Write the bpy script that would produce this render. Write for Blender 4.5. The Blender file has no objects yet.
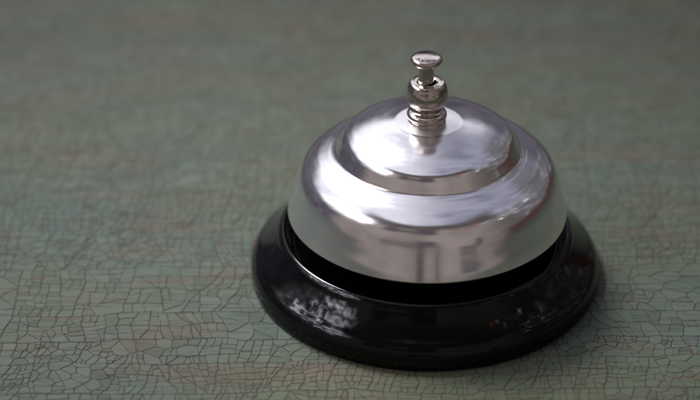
import bpy, bmesh, math, random
import numpy as np
from mathutils import Vector, Matrix

random.seed(11)
rng = np.random.default_rng(11)
S = bpy.context.scene
COL = S.collection
MM = 0.001
R = math.radians

# ------------------------------------------------------------------ node helpers
class NT:
    def __init__(self, tree):
        self.t = tree
        tree.nodes.clear()
    def n(self, kind, **kw):
        nd = self.t.nodes.new(kind)
        for k, v in kw.items():
            setattr(nd, k, v)
        return nd
    def link(self, a, b):
        self.t.links.new(a, b)
    def put(self, sock, v):
        if v is None:
            return
        if hasattr(v, 'is_linked') or isinstance(v, bpy.types.NodeSocket):
            self.link(v, sock)
        else:
            sock.default_value = v
    def math(self, op, a, b=None, c=None, clamp=False):
        m = self.n('ShaderNodeMath', operation=op)
        m.use_clamp = clamp
        self.put(m.inputs[0], a)
        if b is not None: self.put(m.inputs[1], b)
        if c is not None: self.put(m.inputs[2], c)
        return m.outputs[0]
    def mul(self, *a):
        r = a[0]
        for x in a[1:]:
            r = self.math('MULTIPLY', r, x)
        return r
    def add(self, a, b): return self.math('ADD', a, b)
    def sub(self, a, b): return self.math('SUBTRACT', a, b)
    def ramp(self, v, lo, hi, a=0.0, b=1.0, smooth=True):
        m = self.n('ShaderNodeMapRange')
        m.interpolation_type = 'SMOOTHSTEP' if smooth else 'LINEAR'
        self.put(m.inputs[0], v)
        m.inputs[1].default_value = lo
        m.inputs[2].default_value = hi
        m.inputs[3].default_value = a
        m.inputs[4].default_value = b
        return m.outputs[0]
    def band(self, v, lo, hi, soft):
        return self.mul(self.ramp(v, lo - soft, lo + soft), self.ramp(v, hi - soft, hi + soft, 1.0, 0.0))
    def mix(self, f, a, b):
        m = self.n('ShaderNodeMix', data_type='RGBA')
        self.put(m.inputs[0], f)
        for i, v in ((6, a), (7, b)):
            if isinstance(v, tuple):
                m.inputs[i].default_value = (*v[:3], 1.0)
            else:
                self.put(m.inputs[i], v)
        return m.outputs[2]
    def noise(self, vec, scale, detail=3.0, rough=0.5, dist=0.0):
        nd = self.n('ShaderNodeTexNoise')
        self.put(nd.inputs['Vector'], vec)
        nd.inputs['Scale'].default_value = scale
        nd.inputs['Detail'].default_value = detail
        nd.inputs['Roughness'].default_value = rough
        nd.inputs['Distortion'].default_value = dist
        return nd.outputs[0]
    def mapping(self, vec, scale=(1, 1, 1), loc=(0, 0, 0)):
        m = self.n('ShaderNodeMapping')
        self.put(m.inputs[0], vec)
        m.inputs['Scale'].default_value = scale
        m.inputs['Location'].default_value = loc
        return m.outputs[0]

def new_mat(name):
    m = bpy.data.materials.new(name)
    m.use_nodes = True
    t = NT(m.node_tree)
    out = t.n('ShaderNodeOutputMaterial')
    p = t.n('ShaderNodeBsdfPrincipled')
    t.link(p.outputs[0], out.inputs[0])
    return m, t, p

# ------------------------------------------------------------------ surroundings (world)
W = bpy.data.worlds.new('World')
S.world = W
W.use_nodes = True
t = NT(W.node_tree)
wo = t.n('ShaderNodeOutputWorld')
bg = t.n('ShaderNodeBackground')
t.link(bg.outputs[0], wo.inputs[0])
tc = t.n('ShaderNodeTexCoord').outputs['Generated']
sep = t.n('ShaderNodeSeparateXYZ')
t.link(tc, sep.inputs[0])
x, y, z = sep.outputs
DEG = 180 / math.pi
el = t.mul(t.math('ARCSINE', z), DEG)
az = t.mul(t.math('ARCTAN2', x, t.mul(y, -1.0)), DEG)      # 0 = south (the photographer's side), +90 = east
n_big = t.noise(tc, 2.6, 3, 0.55)
n_mid = t.noise(tc, 7.0, 4, 0.6)
n_leaf = t.noise(tc, 17.0, 4, 0.62, 0.5)
n_fine = t.noise(tc, 38.0, 3, 0.6)
wob = t.mul(t.sub(n_mid, 0.5), 16.0)
elw = t.add(el, wob)
azw = t.add(az, t.mul(t.sub(n_big, 0.5), 30.0))
# open sky with soft cloud, brighter in the west
xs = t.add(x, t.mul(t.sub(n_big, 0.5), 0.55))
sky = t.mix(t.ramp(n_big, 0.35, 0.68), (0.90, 0.895, 1.03), (1.26, 1.24, 1.34))
sky = t.mix(t.ramp(xs, -0.34, 0.24), sky, t.mix(t.ramp(n_mid, 0.3, 0.72), (0.19, 0.195, 0.26), (0.50, 0.51, 0.64)))
# far band of trees and buildings around the horizon
low = t.mix(t.ramp(n_mid, 0.35, 0.65), (0.065, 0.06, 0.075), (0.17, 0.155, 0.20))
col = t.mix(t.ramp(elw, 17, 30), low, sky)
north = t.mul(t.ramp(t.math('ABSOLUTE', az), 157, 168), t.band(el, 25, 36, 3))
col = t.mix(t.mul(north, 0.9), col, (1.45, 1.42, 1.56))
# east side: branches with gaps
east = t.mul(t.band(azw, 58, 150, 10), t.ramp(elw, 52, 38, 0.0, 1.0))
leaves = t.mix(t.ramp(t.add(t.mul(n_leaf, 0.6), t.mul(n_mid, 0.4)), 0.50, 0.66), (0.13, 0.125, 0.12), (0.62, 0.62, 0.72))
col = t.mix(t.mul(east, 0.9), col, leaves)
# south: shaded porch
porch = t.mul(t.band(t.add(az, t.mul(wob, 0.5)), -84, 84, 9), t.ramp(t.add(el, t.mul(wob, 0.25)), 66, 60, 0.0, 1.0))
wall = t.mix(t.ramp(n_big, 0.35, 0.65), (0.270, 0.228, 0.213), (0.365, 0.312, 0.293))
wall = t.mix(t.ramp(az, 30, 80), wall, (0.13, 0.115, 0.105))
wall = t.mix(t.ramp(el, 40, 52), wall, (0.10, 0.088, 0.085))
col = t.mix(porch, col, wall)
# somebody and dark furniture on the porch
def blob(a0, a1, e0, e1, s=1.2):
    return t.mul(t.band(az, a0, a1, s), t.band(el, e0, e1, s))
dark = blob(-40, 0, 2.5, 6.5)
for b in ((-12, 5, 3, 12), (-10, -4.5, -14, 6), (5, 7.5, -14, 6), (-43, -29, 30, 44, 3), (-13, 7, 29, 47, 3), (-34, -6, 33, 40, 3), (38, 43, -3, 8), (24, 38, -6, 0)):
    dark = t.math('MAXIMUM', dark, blob(*b))
col = t.mix(t.mul(dark, 0.86), col, (0.055, 0.05, 0.065))
# west: strong light through leaves
west = t.mul(t.band(azw, -108, -62, 7), t.band(elw, 29, 48, 4))
n_leaf2 = t.noise(t.mapping(tc, (1, 1, 0.7), (0.37, 0.11, 0.2)), 19.0, 4, 0.6, 0.7)
leaves2 = t.mix(t.ramp(n_leaf2, 0.50, 0.60), (0.20, 0.19, 0.24), (24.0, 23.0, 26.0))
col = t.mix(west, col, leaves2)
# more small gaps on the other side of the porch
gaps = t.mul(t.band(azw, 52, 104, 8), t.band(elw, 33, 45, 4), t.ramp(n_leaf, 0.60, 0.66))
col = t.mix(gaps, col, (6.5, 6.3, 7.2))
# something red low in the north-east
col = t.mix(t.mul(t.band(az, 66, 142, 9), t.band(elw, -16, 8, 4)), col, (0.085, 0.043, 0.038))
# small warm lamp on the porch
ob = t.mul(t.band(az, 50.0, 52.0, 0.4), t.band(el, 43.0, 45.2, 0.4))
col = t.mix(ob, col, (3.2, 0.7, 0.25))
# ground below the table's height
col = t.mix(t.ramp(el, -13, -22), col, (0.12, 0.105, 0.095))
t.link(col, bg.inputs[0])
bg.inputs[1].default_value = 0.82
W.cycles.sampling_method = 'MANUAL'
W.cycles.sample_map_resolution = 1024

# ------------------------------------------------------------------ materials
def mat_aluminium():
    m, t, p = new_mat('spun_aluminium')
    tc = t.n('ShaderNodeTexCoord').outputs['Object']
    sp = t.n('ShaderNodeSeparateXYZ'); t.link(tc, sp.inputs[0])
    rad = t.math('SQRT', t.add(t.mul(sp.outputs[0], sp.outputs[0]), t.mul(sp.outputs[1], sp.outputs[1])))
    ang = t.math('ARCTAN2', sp.outputs[1], sp.outputs[0])
    cb = t.n('ShaderNodeCombineXYZ')
    t.link(t.mul(rad, 3000.0), cb.inputs[0]); t.link(t.mul(sp.outputs[2], 3000.0), cb.inputs[1])
    t.link(t.mul(t.math('SINE', ang), 0.6), cb.inputs[2])
    lines = t.noise(cb.outputs[0], 1.0, 3, 0.6)
    blot = t.noise(tc, 140.0, 4, 0.6)
    fine = t.noise(tc, 900.0, 3, 0.6)
    p.inputs['Base Color'].default_value = (0.90, 0.885, 0.90, 1)
    t.link(t.mix(t.ramp(blot, 0.3, 0.75), (0.91, 0.895, 0.91), (0.83, 0.815, 0.83)), p.inputs['Base Color'])
    p.inputs['Metallic'].default_value = 1.0
    rr = t.add(t.ramp(rad, 0.0074, 0.0079, 0.13, 0.0), t.add(t.ramp(lines, 0.3, 0.7, 0.115, 0.155), t.ramp(blot, 0.40, 0.75, 0.0, 0.07)))
    t.link(rr, p.inputs['Roughness'])
    p.inputs['Anisotropic'].default_value = 0.0
    b = t.n('ShaderNodeBump'); b.inputs['Strength'].default_value = 0.16
    b.inputs['Distance'].default_value = 0.000008
    t.link(t.add(t.mul(lines, 1.0), t.mul(fine, 0.25)), b.inputs['Height'])
    b2 = t.n('ShaderNodeBump'); b2.inputs['Strength'].default_value = 0.5
    b2.inputs['Distance'].default_value = 0.00012
    t.link(t.noise(tc, 95.0, 2, 0.5), b2.inputs['Height'])
    t.link(b2.outputs[0], b.inputs['Normal'])
    t.link(b.outputs[0], p.inputs['Normal'])
    return m

def mat_nickel():
    m, t, p = new_mat('polished_nickel')
    tc = t.n('ShaderNodeTexCoord').outputs['Object']
    blot = t.noise(tc, 500.0, 4, 0.6)
    t.link(t.mix(t.ramp(blot, 0.35, 0.7), (0.62, 0.56, 0.51), (0.50, 0.445, 0.40)), p.inputs['Base Color'])
    p.inputs['Metallic'].default_value = 1.0
    t.link(t.ramp(blot, 0.3, 0.8, 0.03, 0.08), p.inputs['Roughness'])
    b = t.n('ShaderNodeBump'); b.inputs['Strength'].default_value = 0.3
    b.inputs['Distance'].default_value = 0.00005
    t.link(t.noise(tc, 350.0, 3, 0.5), b.inputs['Height'])
    t.link(b.outputs[0], p.inputs['Normal'])
    return m

def mat_enamel():
    m, t, p = new_mat('black_enamel')
    tc = t.n('ShaderNodeTexCoord').outputs['Object']
    p.inputs['Base Color'].default_value = (0.002, 0.0018, 0.002, 1)
    dust = t.noise(tc, 420.0, 5, 0.65)
    t.link(t.ramp(dust, 0.45, 0.8, 0.05, 0.12), p.inputs['Roughness'])
    p.inputs['IOR'].default_value = 1.5
    p.inputs['Specular IOR Level'].default_value = 0.25
    b = t.n('ShaderNodeBump'); b.inputs['Strength'].default_value = 0.5
    b.inputs['Distance'].default_value = 0.00022
    t.link(t.noise(tc, 130.0, 2, 0.5), b.inputs['Height'])
    b2 = t.n('ShaderNodeBump'); b2.inputs['Strength'].default_value = 0.25
    b2.inputs['Distance'].default_value = 0.00003
    t.link(t.noise(tc, 1400.0, 3, 0.6), b2.inputs['Height'])
    t.link(b.outputs[0], b2.inputs['Normal'])
    t.link(b2.outputs[0], p.inputs['Normal'])
    return m

def mat_steel_shade():
    m, t, p = new_mat('dark_steel_and_shade')
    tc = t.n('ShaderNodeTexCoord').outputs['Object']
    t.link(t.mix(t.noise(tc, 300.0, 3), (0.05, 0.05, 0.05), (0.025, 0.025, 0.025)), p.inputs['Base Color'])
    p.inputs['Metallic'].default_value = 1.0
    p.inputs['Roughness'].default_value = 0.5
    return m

def mat_paint():
    m, t, p = new_mat('crackled_green_paint')
    tc = t.n('ShaderNodeTexCoord').outputs['Object']
    at = t.n('ShaderNodeAttribute'); at.attribute_name = 'tone'
    tone = at.outputs['Fac']
    grain = t.noise(t.mapping(tc, (60, 900, 60)), 1.0, 4, 0.6)          # fine brush and wood grain along x
    fgrain = t.noise(t.mapping(tc, (260, 2600, 300)), 1.0, 3, 0.6)
    broad = t.noise(t.mapping(tc, (9, 22, 10)), 1.0, 4, 0.55)
    patch = t.noise(t.mapping(tc, (26, 70, 26), (3.1, 1.7, 0)), 1.0, 4, 0.6)
    speck = t.noise(tc, 1500.0, 2, 0.6)
    c = t.mix(t.ramp(broad, 0.32, 0.68), (0.066, 0.083, 0.050), (0.054, 0.080, 0.064))
    c = t.mix(t.mul(t.ramp(patch, 0.48, 0.68), 0.72), c, (0.080, 0.066, 0.046))
    far_ = t.n('ShaderNodeSeparateXYZ'); t.link(tc, far_.inputs[0])
    dry = t.mul(t.ramp(t.add(far_.outputs[1], t.mul(t.sub(broad, 0.5), 0.16)), 0.05, 0.16), t.ramp(patch, 0.36, 0.62))
    c = t.mix(t.mul(dry, 0.65), c, (0.078, 0.066, 0.050))
    c = t.mix(t.mul(t.ramp(patch, 0.46, 0.26), 0.6), c, (0.060, 0.080, 0.084))
    c = t.mix(t.ramp(tone, 0.0, 1.0, 0.0, 0.36), c, (0.106, 0.119, 0.091))
    c = t.mix(t.ramp(tone, 0.30, 0.0, 0.0, 0.26), c, (0.044, 0.044, 0.031))
    c = t.mix(t.mul(t.ramp(grain, 0.50, 0.66), 0.62), c, (0.036, 0.036, 0.028))
    c = t.mix(t.mul(t.ramp(fgrain, 0.5, 0.72), 0.60), c, (0.105, 0.110, 0.094))
    # worn spots where the red-brown undercoat shows
    wear = t.noise(t.mapping(tc, (90, 260, 90), (0.3, 5.2, 0)), 1.0, 5, 0.65)
    c = t.mix(t.mul(t.ramp(wear, 0.60, 0.74), 0.75), c, (0.072, 0.040, 0.027))
    stain = t.noise(t.mapping(tc, (14, 150, 14), (2.3, 0.4, 0)), 1.0, 4, 0.6)
    c = t.mix(t.mul(t.ramp(stain, 0.60, 0.72), 0.6), c, (0.075, 0.051, 0.031))
    def spot(cx, cy, rx, ry, rim):
        ux = t.mul(t.sub(far_.outputs[0], cx), 1 / rx); uy = t.mul(t.sub(far_.outputs[1], cy), 1 / ry)
        d_ = t.math('SQRT', t.add(t.mul(ux, ux), t.mul(uy, uy)))
        return t.ramp(t.add(d_, t.mul(t.sub(patch, 0.5), 2.2)), 1.0 - rim, 1.0 + rim, 1.0, 0.0)
    c = t.mix(t.mul(spot(-0.030, -0.0425, 0.034, 0.0040, 0.6), 0.42), c, (0.085, 0.057, 0.036))
    c = t.mix(t.mul(spot(0.012, -0.050, 0.050, 0.009, 0.7), 0.36), c, (0.068, 0.078, 0.032))
    c = t.mix(t.mul(t.ramp(speck, 0.68, 0.74), 0.35), c, (0.22, 0.21, 0.19))
    t.link(c, p.inputs['Base Color'])
    t.link(t.add(t.ramp(grain, 0.3, 0.7, 0.46, 0.62), t.ramp(broad, 0.3, 0.7, -0.03, 0.05)), p.inputs['Roughness'])
    p.inputs['Specular IOR Level'].default_value = 0.14
    b = t.n('ShaderNodeBump'); b.inputs['Strength'].default_value = 0.6
    b.inputs['Distance'].default_value = 0.00005
    t.link(t.add(t.mul(grain, 0.7), t.add(t.mul(fgrain, 0.6), t.mul(speck, 0.3))), b.inputs['Height'])
    t.link(b.outputs[0], p.inputs['Normal'])
    return m

def mat_undercoat():
    m, t, p = new_mat('red_brown_undercoat')
    tc = t.n('ShaderNodeTexCoord').outputs['Object']
    a = t.noise(t.mapping(tc, (30, 200, 30)), 1.0, 4, 0.6)
    b_ = t.noise(tc, 60.0, 3, 0.6)
    c = t.mix(t.ramp(a, 0.35, 0.65), (0.036, 0.023, 0.018), (0.070, 0.043, 0.032))
    c = t.mix(t.mul(t.ramp(b_, 0.60, 0.74), 0.5), c, (0.120, 0.058, 0.040))
    t.link(c, p.inputs['Base Color'])
    p.inputs['Roughness'].default_value = 0.75
    p.inputs['Specular IOR Level'].default_value = 0.25
    return m

M_ALU, M_NI, M_BLK, M_STEEL_SHADE = mat_aluminium(), mat_nickel(), mat_enamel(), mat_steel_shade()
M_PAINT, M_UNDER = mat_paint(), mat_undercoat()

# ------------------------------------------------------------------ mesh helpers
def spline(P, n=8):
    P = np.array(P, float)
    Q = np.vstack([2 * P[0] - P[1], P, 2 * P[-1] - P[-2]])
    out = []
    for i in range(1, len(Q) - 2):
        a, b, c, d = Q[i - 1:i + 3]
        # centripetal-ish: clamp tangents so that uneven spacing does not overshoot
        l0, l1, l2 = np.linalg.norm(b - a), np.linalg.norm(c - b), np.linalg.norm(d - c)
        m1 = ((b - a) / max(l0, 1e-9) * l1 + (c - b) / max(l1, 1e-9) * l0) / max(l0 + l1, 1e-9) * l1
        m2 = ((c - b) / max(l1, 1e-9) * l2 + (d - c) / max(l2, 1e-9) * l1) / max(l1 + l2, 1e-9) * l1
        for u in np.arange(n) / n:
            h00, h10 = 2*u**3 - 3*u**2 + 1, u**3 - 2*u**2 + u
            h01, h11 = -2*u**3 + 3*u**2, u**3 - u**2
            out.append(h00 * b + h10 * m1 + h01 * c + h11 * m2)
    out.append(P[-1])
    return np.array(out)

def lathe(name, prof, mat, parent=None, seg=192, sub=8, closed=False, smooth=True):
    """profile of (radius, height) in mm turned around z; sub=0 keeps the polyline"""
    pr = spline(prof, sub) if sub else np.array(prof, float)
    vs, fs = [], []
    rings = []
    for r_, z_ in pr:
        if r_ < 1e-3:
            rings.append([len(vs)]); vs.append((0, 0, z_ * MM)); continue
        rings.append(list(range(len(vs), len(vs) + seg)))
        for k in range(seg):
            a = 2 * math.pi * k / seg
            vs.append((r_ * math.cos(a) * MM, r_ * math.sin(a) * MM, z_ * MM))
    pairs = list(zip(rings[:-1], rings[1:]))
    if closed:
        pairs.append((rings[-1], rings[0]))
    for A, B in pairs:
        for k in range(seg):
            k2 = (k + 1) % seg
            if len(A) == 1 and len(B) == 1: continue
            if len(A) == 1: fs.append((A[0], B[k2], B[k]))
            elif len(B) == 1: fs.append((A[k], A[k2], B[0]))
            else: fs.append((A[k], A[k2], B[k2], B[k]))
    me = bpy.data.meshes.new(name)
    me.from_pydata(vs, [], fs)
    bm = bmesh.new(); bm.from_mesh(me)
    bmesh.ops.recalc_face_normals(bm, faces=bm.faces)
    bm.to_mesh(me); bm.free()
    me.materials.append(mat)
    if smooth:
        me.polygons.foreach_set('use_smooth', [True] * len(me.polygons))
    o = bpy.data.objects.new(name, me)
    COL.objects.link(o)
    if parent: o.parent = parent
    return o

# ------------------------------------------------------------------ the bell
bell = bpy.data.objects.new('desk_bell', None)
COL.objects.link(bell)
bell['label'] = 'silver two-tier reception desk bell with press plunger on a glossy black flared base'
bell['category'] = 'desk bell'

# black base: bottom, upright foot band, flared flank, rolled lip, inner well
base_prof = spline([(42.3, 0.0), (42.55, 0.5), (42.6, 2.4), (42.5, 3.7), (42.15, 4.7), (41.5, 5.65),
                    (39.75, 7.3), (37.75, 9.4), (36.2, 11.3), (35.3, 12.55), (34.8, 12.98), (34.42, 13.1), (34.05, 12.85), (33.8, 12.2),
                    (33.0, 10.5), (32.0, 8.9), (29.5, 8.2)], 8).tolist()
base_prof = [(0.0, 0.0)] + base_prof + [(10.0, 8.2), (0.0, 8.2)]
base = lathe('base', base_prof, M_BLK, bell, seg=256, sub=0)
lathe('support_post', [(5.2, 8.1), (5.2, 11.0), (3.2, 11.6), (3.2, 39.6), (0.0, 39.6)], M_STEEL_SHADE, bell, seg=48, sub=0)

outer = spline([(33.6, 18.15), (33.15, 20.1), (32.5, 22.4), (31.9, 24.7), (31.4, 26.5), (30.7, 28.3), (29.5, 30.15), (27.8, 31.6), (26.0, 32.65), (24.6, 33.15),
                (23.6, 33.48), (22.9, 33.68), (22.35, 33.95), (21.9, 34.3), (21.5, 35.0), (20.9, 36.1), (20.3, 37.2), (19.5, 38.2), (18.3, 38.98), (16.6, 39.68), (14.2, 40.38), (11.2, 41.05), (8.5, 41.58)], 8).tolist()
outer += [(7.9, 41.72), (7.5, 41.76), (4.0, 41.82), (2.5, 41.82)]
inner = [(max(r_ - 0.75 * (1 if z_ < 34 else 0.7), 0), z_ - (0.8 if z_ > 27 else 0.8 * (z_ - 18.15) / 9)) for r_, z_ in outer][::-1]
lathe('bell_dome', outer + inner, M_ALU, bell, seg=256, sub=0, closed=True)
dome = COL.objects['bell_dome']
dome.location.x = 0.0004
dome.data.materials.append(M_STEEL_SHADE)  # underside coloured dark: the shade in the gap is put into the metal
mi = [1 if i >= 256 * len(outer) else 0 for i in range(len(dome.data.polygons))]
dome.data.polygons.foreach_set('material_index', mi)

lathe('collar', [(3.6, 41.4), (4.2, 41.6), (4.42, 41.8), (4.54, 42.0), (4.52, 42.2), (4.42, 42.45), (4.28, 42.6), (4.34, 42.8), (4.6, 43.0), (4.72, 43.5), (4.6, 44.05),
                 (4.2, 44.4), (3.6, 44.65), (3.3, 45.0), (3.35, 45.4), (3.9, 46.0), (4.5, 47.0), (4.85, 48.4), (4.86, 49.5), (4.6, 50.8),
                 (4.15, 51.75), (3.95, 51.98), (3.85, 52.04), (3.7, 52.06), (2.2, 52.06), (2.1, 52.0), (2.05, 51.8), (2.05, 46.0), (0.0, 46.0)], M_NI, bell, seg=96, sub=5)

plunger = lathe('plunger', [(0.0, 44.5), (1.78, 44.5), (1.8, 45.0), (1.8, 56.0), (1.8, 56.4), (2.2, 56.62), (2.9, 56.75), (3.4, 57.0),
                            (3.66, 57.35), (3.72, 57.75), (3.62, 58.15), (3.38, 58.42), (3.1, 58.52), (2.4, 58.62), (1.2, 58.72), (0.0, 58.75)],
                M_NI, bell, seg=96, sub=5)
plunger.location = (-0.0003, 0.0, 0.0)

def letters(text, radius, size, a0, da, zmm, parent):
    vs, fs = [], []
    for i, ch in enumerate(text):
        cu = bpy.data.curves.new('letter', 'FONT')
        cu.body = ch; cu.size = size * MM; cu.extrude = 0.07 * MM; cu.align_x = 'CENTER'; cu.offset = 0.00002
        ob = bpy.data.objects.new('letter', cu)
        COL.objects.link(ob)
        bpy.context.view_layer.update()
        me = ob.evaluated_get(bpy.context.evaluated_depsgraph_get()).to_mesh()
        a = R(a0 + da * i)           # 0 = nearest the photographer
        base_ = len(vs)
        mtx = Matrix.Rotation(a, 4, 'Z') @ Matrix.Translation((0, -radius * MM, zmm * MM))
        for v in me.vertices: vs.append(tuple(mtx @ v.co))
        for f in me.polygons: fs.append(tuple(base_ + k for k in f.vertices))
        bpy.data.objects.remove(ob); bpy.data.curves.remove(cu)
    me = bpy.data.meshes.new('raised_letters')
    me.from_pydata(vs, [], fs)
    me.materials.append(M_STEEL_SHADE)
    o = bpy.data.objects.new('raised_letters', me)
    COL.objects.link(o); o.parent = parent
    return o
letters('ALOC', 2.62, 1.25, -54, 31, 58.60, plunger)

# ------------------------------------------------------------------ crackled tabletop
X0, X1, Y0, Y1 = -620.0, 560.0, -135.0, 760.0         # the whole board, mm
DX0, DX1, DY0, DY1 = -200.0, 170.0, -100.0, 215.0     # finely crackled where it can be seen well

def clip(poly, a, b, c):
    """keep the part of [(x,y,w)] with a*x+b*y<=c; w = half width of the crack on the edge to the next vertex"""
    out = []
    n = len(poly)
    for i in range(n):
        p, q = poly[i], poly[(i + 1) % n]
        dp, dq = a * p[0] + b * p[1] - c, a * q[0] + b * q[1] - c
        if dp <= 0:
            if dq <= 0: out.append(p)
            else:
                out.append(p)
                s = dp / (dp - dq)
                out.append((p[0] + s * (q[0] - p[0]), p[1] + s * (q[1] - p[1]), None))
        elif dq <= 0:
            s = dp / (dp - dq)
            out.append((p[0] + s * (q[0] - p[0]), p[1] + s * (q[1] - p[1]), p[2]))
    return out
def clipw(poly, a, b, c, w):
    o = clip(poly, a, b, c)
    return [(p[0], p[1], w if p[2] is None else p[2]) for p in o]
def area(poly):
    s = 0.0
    for i in range(len(poly)):
        p, q = poly[i], poly[(i + 1) % len(poly)]
        s += p[0] * q[1] - q[0] * p[1]
    return s / 2

rnd = random.random
def cut(poly, cx, cy, th, w):
    a, b = -math.sin(th), math.cos(th)
    c = a * cx + b * cy
    return [q for q in (clipw(poly, a, b, c, w), clipw(poly, -a, -b, -c, w)) if len(q) > 2]

def split(poly, tgt, depth, k, out):
    """break a plate again and again, mostly square across or straight along the grain"""
    A = area(poly)
    if A < 0.4 * k * k: return
    if depth > 8 or A < tgt * (0.75 + 0.75 * rnd()):
        if A > 6 * k * k and rnd() < 0.16: pass          # a late hairline
        else:
            out.append(poly); return
    xs_ = [p[0] for p in poly]; ys_ = [p[1] for p in poly]
    ex, ey = max(xs_) - min(xs_), max(ys_) - min(ys_)
    cx = (max(xs_) + min(xs_)) / 2 + (rnd() - 0.5) * ex * 0.34
    cy = (max(ys_) + min(ys_)) / 2 + (rnd() - 0.5) * ey * 0.34
    across = ex > ey * (0.70 + 0.55 * rnd())
    if across:
        th = math.pi / 2 + random.gauss(0, 0.17); w = 0.10
    else:
        th = random.gauss(0, 0.07); w = 0.058
    if rnd() < 0.07: th += (rnd() - 0.5) * 1.1
    w *= (0.40 + 0.95 * rnd()) * (1.2 if depth < 2 else 0.75) * (1.7 if rnd() < 0.10 else 1.0)
    for q in cut(poly, cx, cy, th, w): split(q, tgt, depth + 1, k, out)

def shatter(poly, tgt, k, out):
    """a patch that broke into many-sided plates"""
    A = area(poly)
    n = max(2, int(A / tgt))
    xs_ = [p[0] for p in poly]; ys_ = [p[1] for p in poly]
    pts = []
    tries = 0
    while len(pts) < n and tries < 400:
        tries += 1
        q = (min(xs_) + rnd() * (max(xs_) - min(xs_)), min(ys_) + rnd() * (max(ys_) - min(ys_)))
        if all((q[0] - r_[0]) ** 2 + (q[1] - r_[1]) ** 2 > tgt * 0.5 for r_ in pts): pts.append(q)
    wv = {}
    for i, (px, py) in enumerate(pts):
        q = poly
        for j, (qx, qy) in enumerate(pts):
            if i == j: continue
            a, b = qx - px, qy - py
            key = (min(i, j), max(i, j))
            if key not in wv: wv[key] = (0.055 + 0.05 * a * a / (a * a + b * b)) * (0.45 + 0.95 * rnd())
            q = clipw(q, a, b, (qx * qx + qy * qy - px * px - py * py) / 2, wv[key])
            if len(q) < 3: break
        if len(q) >= 3 and area(q) > 0.4 * k * k:
            if rnd() < 0.22: split(q, area(q) * 0.5, 0, k, out)
            else: out.append(q)

def region(x0, x1, y0, y1, k, out):
    yy = y0
    while yy < y1 - 1e-6:
        h = (6.0 + 15.0 * rnd()) * k
        ye = yy + h if yy + h < y1 - 4 * k else y1
        wr = 0.045 * (0.4 + rnd()) if rnd() < 0.8 else 0.09
        row = [(x0, yy, wr), (x1, yy, 0.06), (x1, ye, wr), (x0, ye, 0.06)]
        base_t = 4.4 + 11.0 * rnd() ** 1.3
        rest = [row]
        xx = x0 + (4 + 12 * rnd()) * k
        while xx < x1 - 3 * k and rest:
            last = rest.pop()
            rest += cut(last, xx, (yy + ye) / 2, math.pi / 2 + random.gauss(0, 0.20), 0.115 * (0.5 + 1.1 * rnd()))[::-1]
            if len(rest) > 1 and max(p[0] for p in rest[-1]) < max(p[0] for p in rest[-2]): rest[-1], rest[-2] = rest[-2], rest[-1]
            xx += (7 + 13 * rnd()) * k
        for q in rest:
            t_ = base_t * k * k * (0.75 + 0.6 * rnd())
            if rnd() < 0.36: shatter(q, t_ * 1.1, k, out)
            else: split(q, t_, 0, k, out)
        yy = ye

cells = []
region(DX0, DX1, DY0, DY1, 1.0, cells)
for (a, b, c, d) in ((X0, DX0, DY0, DY1), (DX1, X1, DY0, DY1), (X0, X1, Y0, DY0), (X0, X1, DY1, Y1)):
    region(a, b, c, d, 2.6, cells)

# noise field used to bend all cracks alike
def hashgrid(ix, iy, s):
    h = (ix * 374761393 + iy * 668265263 + s * 974634777) & 0xffffffff
    h = ((h ^ (h >> 13)) * 1274126177) & 0xffffffff
    return ((h ^ (h >> 16)) & 0xffff) / 65535.0
def vnoise(P, wl, s):
    q = P / wl
    i = np.floor(q).astype(np.int64); f = q - i
    f = f * f * f * (f * (f * 6 - 15) + 10)
    v = [[hashgrid(i[:, 0] + a, i[:, 1] + b, s) for b in (0, 1)] for a in (0, 1)]
    return (v[0][0] * (1 - f[:, 0]) * (1 - f[:, 1]) + v[1][0] * f[:, 0] * (1 - f[:, 1]) + v[0][1] * (1 - f[:, 0]) * f[:, 1] + v[1][1] * f[:, 0] * f[:, 1]) - 0.5

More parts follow.
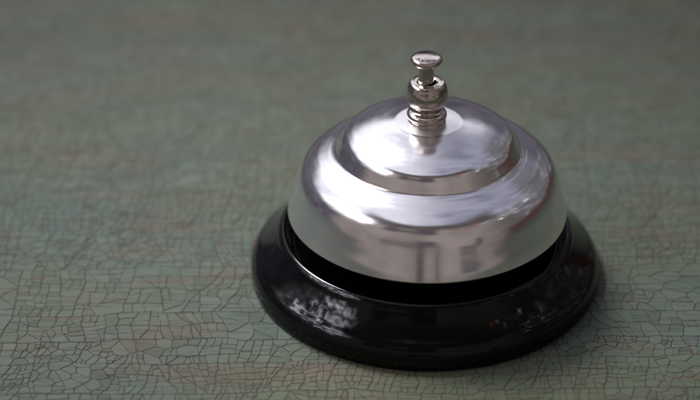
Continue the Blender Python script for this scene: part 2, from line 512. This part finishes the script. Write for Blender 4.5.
V, LOOPS, LS, LT, TONE, MATI = [], [], [], [], [], []
nv = 0
for poly in cells:
    # inset by each crack's own half width
    src = poly
    q = poly
    n = len(src)
    for i in range(n):
        p0, p1 = src[i], src[(i + 1) % n]
        dx, dy = p1[0] - p0[0], p1[1] - p0[1]
        L = math.hypot(dx, dy)
        if L < 1e-6: continue
        a, b = dy / L, -dx / L
        q = clipw(q, a, b, a * p0[0] + b * p0[1] - p0[2], 0.05)
        if len(q) < 3: break
    if len(q) < 3 or area(q) < 0.15: continue
    cx0 = q[0][0]; cy0 = q[0][1]
    fine = DX0 - 5 < cx0 < DX1 + 5 and DY0 - 5 < cy0 < DY1 + 5
    step = 0.55 if fine else 2.0
    P = []
    for i in range(len(q)):
        p0, p1 = q[i], q[(i + 1) % len(q)]
        L = math.hypot(p1[0] - p0[0], p1[1] - p0[1])
        if L < 0.05: continue
        k = max(1, int(round(L / step)))
        for j in range(k):
            u = j / k
            P.append((p0[0] + u * (p1[0] - p0[0]), p0[1] + u * (p1[1] - p0[1])))
    if len(P) < 3: continue
    P = np.array(P)
    P = 0.84 * P + 0.08 * (np.roll(P, 1, 0) + np.roll(P, -1, 0))      # blunt the corners
    tg = np.roll(P, -1, 0) - np.roll(P, 1, 0)
    nn = np.stack([-tg[:, 1], tg[:, 0]], 1)
    nn /= np.maximum(np.linalg.norm(nn, axis=1), 1e-6)[:, None]
    Pi = P + nn * 0.085
    k = len(P)
    top = 0.0 - 0.02 * rnd()
    tx, ty = random.gauss(0, 0.009), random.gauss(0, 0.009)
    cen = P.mean(0)
    tilt = lambda Q: (Q - cen) @ np.array([tx, ty])
    A = np.c_[P + (-nn) * 0.03, np.full(k, -0.15)]
    B = np.c_[P, top - 0.042 + tilt(P)]
    Cc = np.c_[Pi, np.minimum(top + tilt(Pi), 0.012)]
    V.append(A); V.append(B); V.append(Cc)
    idx = np.arange(k); nx_ = (idx + 1) % k
    f1 = np.stack([nv + idx, nv + nx_, nv + k + nx_, nv + k + idx], 1)
    f2 = f1 + k
    tone = min(1, max(0, random.gauss(0.5, 0.24)))
    LOOPS.append(f1.ravel()); LOOPS.append(f2.ravel()); LOOPS.append(nv + 2 * k + idx)
    LT += [4] * (2 * k) + [k]
    TONE += [tone] * (2 * k + 1)
    MATI += [1] * k + [0] * (k + 1)
    nv += 3 * k
V = np.vstack(V)
xy = V[:, :2].copy()
far = np.clip(np.maximum.reduce([DX0 - xy[:, 0], xy[:, 0] - DX1, DY0 - xy[:, 1], xy[:, 1] - DY1]) / 60.0, 0, 1)
# wider, bolder bends in some places than in others
g_ = np.clip(0.5 + 1.6 * vnoise(xy, 37.0, 9), 0.1, 1.2)
dx = vnoise(xy, 17.0, 1) * 5.0 * g_ + vnoise(xy, 5.0, 2) * 2.2 * g_ + vnoise(xy, 1.8, 7) * 0.45 + vnoise(xy, 0.8, 3) * 0.16
dy = vnoise(xy, 21.0, 4) * 4.2 * g_ + vnoise(xy, 6.0, 5) * 1.5 * g_ + vnoise(xy, 1.8, 8) * 0.34 + vnoise(xy, 0.8, 6) * 0.14
V[:, 0] += dx; V[:, 1] += dy
print('cells', len(cells), 'verts', nv)

# the board under the paint
b0 = nv
zt, zb = -0.12, -22.0
ext = 3.0
bv = np.array([(X0 - ext, Y0 - ext, zt), (X1 + ext, Y0 - ext, zt), (X1 + ext, Y1 + ext, zt), (X0 - ext, Y1 + ext, zt),
               (X0 - ext, Y0 - ext, zb), (X1 + ext, Y0 - ext, zb), (X1 + ext, Y1 + ext, zb), (X0 - ext, Y1 + ext, zb)])
V = np.vstack([V, bv])
for f in ((0, 1, 2, 3), (7, 6, 5, 4), (0, 4, 5, 1), (1, 5, 6, 2), (2, 6, 7, 3), (3, 7, 4, 0)):
    LOOPS.append(np.array(f) + b0); LT.append(4); TONE.append(0.5); MATI.append(1)
LOOPS = np.concatenate(LOOPS).astype(np.int32)
LT = np.array(LT, np.int32)
me = bpy.data.meshes.new('tabletop')
me.vertices.add(len(V)); me.vertices.foreach_set('co', (V * MM).astype(np.float32).ravel())
me.loops.add(len(LOOPS)); me.loops.foreach_set('vertex_index', LOOPS)
me.polygons.add(len(LT))
me.polygons.foreach_set('loop_start', np.concatenate([[0], np.cumsum(LT)[:-1]]).astype(np.int32))
me.polygons.foreach_set('material_index', np.array(MATI, np.int32))
me.update(calc_edges=True)
at = me.attributes.new('tone', 'FLOAT', 'FACE')
at.data.foreach_set('value', np.array(TONE, np.float32))
me.materials.append(M_PAINT); me.materials.append(M_UNDER)
sf = me.attributes.new('sharp_face', 'BOOLEAN', 'FACE')
sf.data.foreach_set('value', [True] * len(LT))
me.validate()
table = bpy.data.objects.new('tabletop', me)
COL.objects.link(table)
table['kind'] = 'structure'
bell.location = (0, 0, 0.00002)

# ------------------------------------------------------------------ added lamp: soft pool from the back left, imitating lens falloff towards the corners
ld = bpy.data.lights.new('added_pool_light', 'AREA')
ld.shape = 'DISK'; ld.size = 0.28; ld.energy = 0.37; ld.spread = R(32); ld.color = (0.97, 0.96, 1.0)
lo = bpy.data.objects.new('added_pool_light', ld); COL.objects.link(lo)
lp, lt = Vector((-0.27, 0.32, 0.50)), Vector((-0.022, 0.026, 0.0))
lo.location = lp
lo.rotation_euler = (lt - lp).to_track_quat('-Z', 'Y').to_euler()

# ------------------------------------------------------------------ camera
cam = bpy.data.cameras.new('camera')
co = bpy.data.objects.new('camera', cam)
COL.objects.link(co)
S.camera = co
elv, D, tx, tz, roll, fpx = R(31.29), 450.0, -18.15, 20.06, R(-0.41), 1867.8
fw = Vector((0, math.cos(elv), -math.sin(elv)))
rt = Vector((1, 0, 0)); up = rt.cross(fw)
r2 = rt * math.cos(roll) + up * math.sin(roll)
u2 = -rt * math.sin(roll) + up * math.cos(roll)
pos = Vector((tx, 0, tz)) - fw * D
mw = Matrix((r2, u2, -fw)).transposed().to_4x4()
mw.translation = pos * MM
co.matrix_world = mw
cam.sensor_fit = 'HORIZONTAL'
cam.sensor_width = 36.0
cam.lens = fpx / 700 * 36.0
cam.clip_start = 0.01
cam.clip_end = 50.0
cam.dof.use_dof = True
cam.dof.focus_distance = 0.434
cam.dof.aperture_fstop = 7.6
cam.dof.aperture_blades = 7

S.view_settings.view_transform = 'Standard'
S.view_settings.look = 'None'
S.view_settings.exposure = 0.0
S.view_settings.gamma = 1.0
S.render.engine = 'CYCLES'
S.cycles.use_denoising = True
S.cycles.max_bounces = 8
S.cycles.caustics_reflective = True
S.cycles.blur_glossy = 0.3
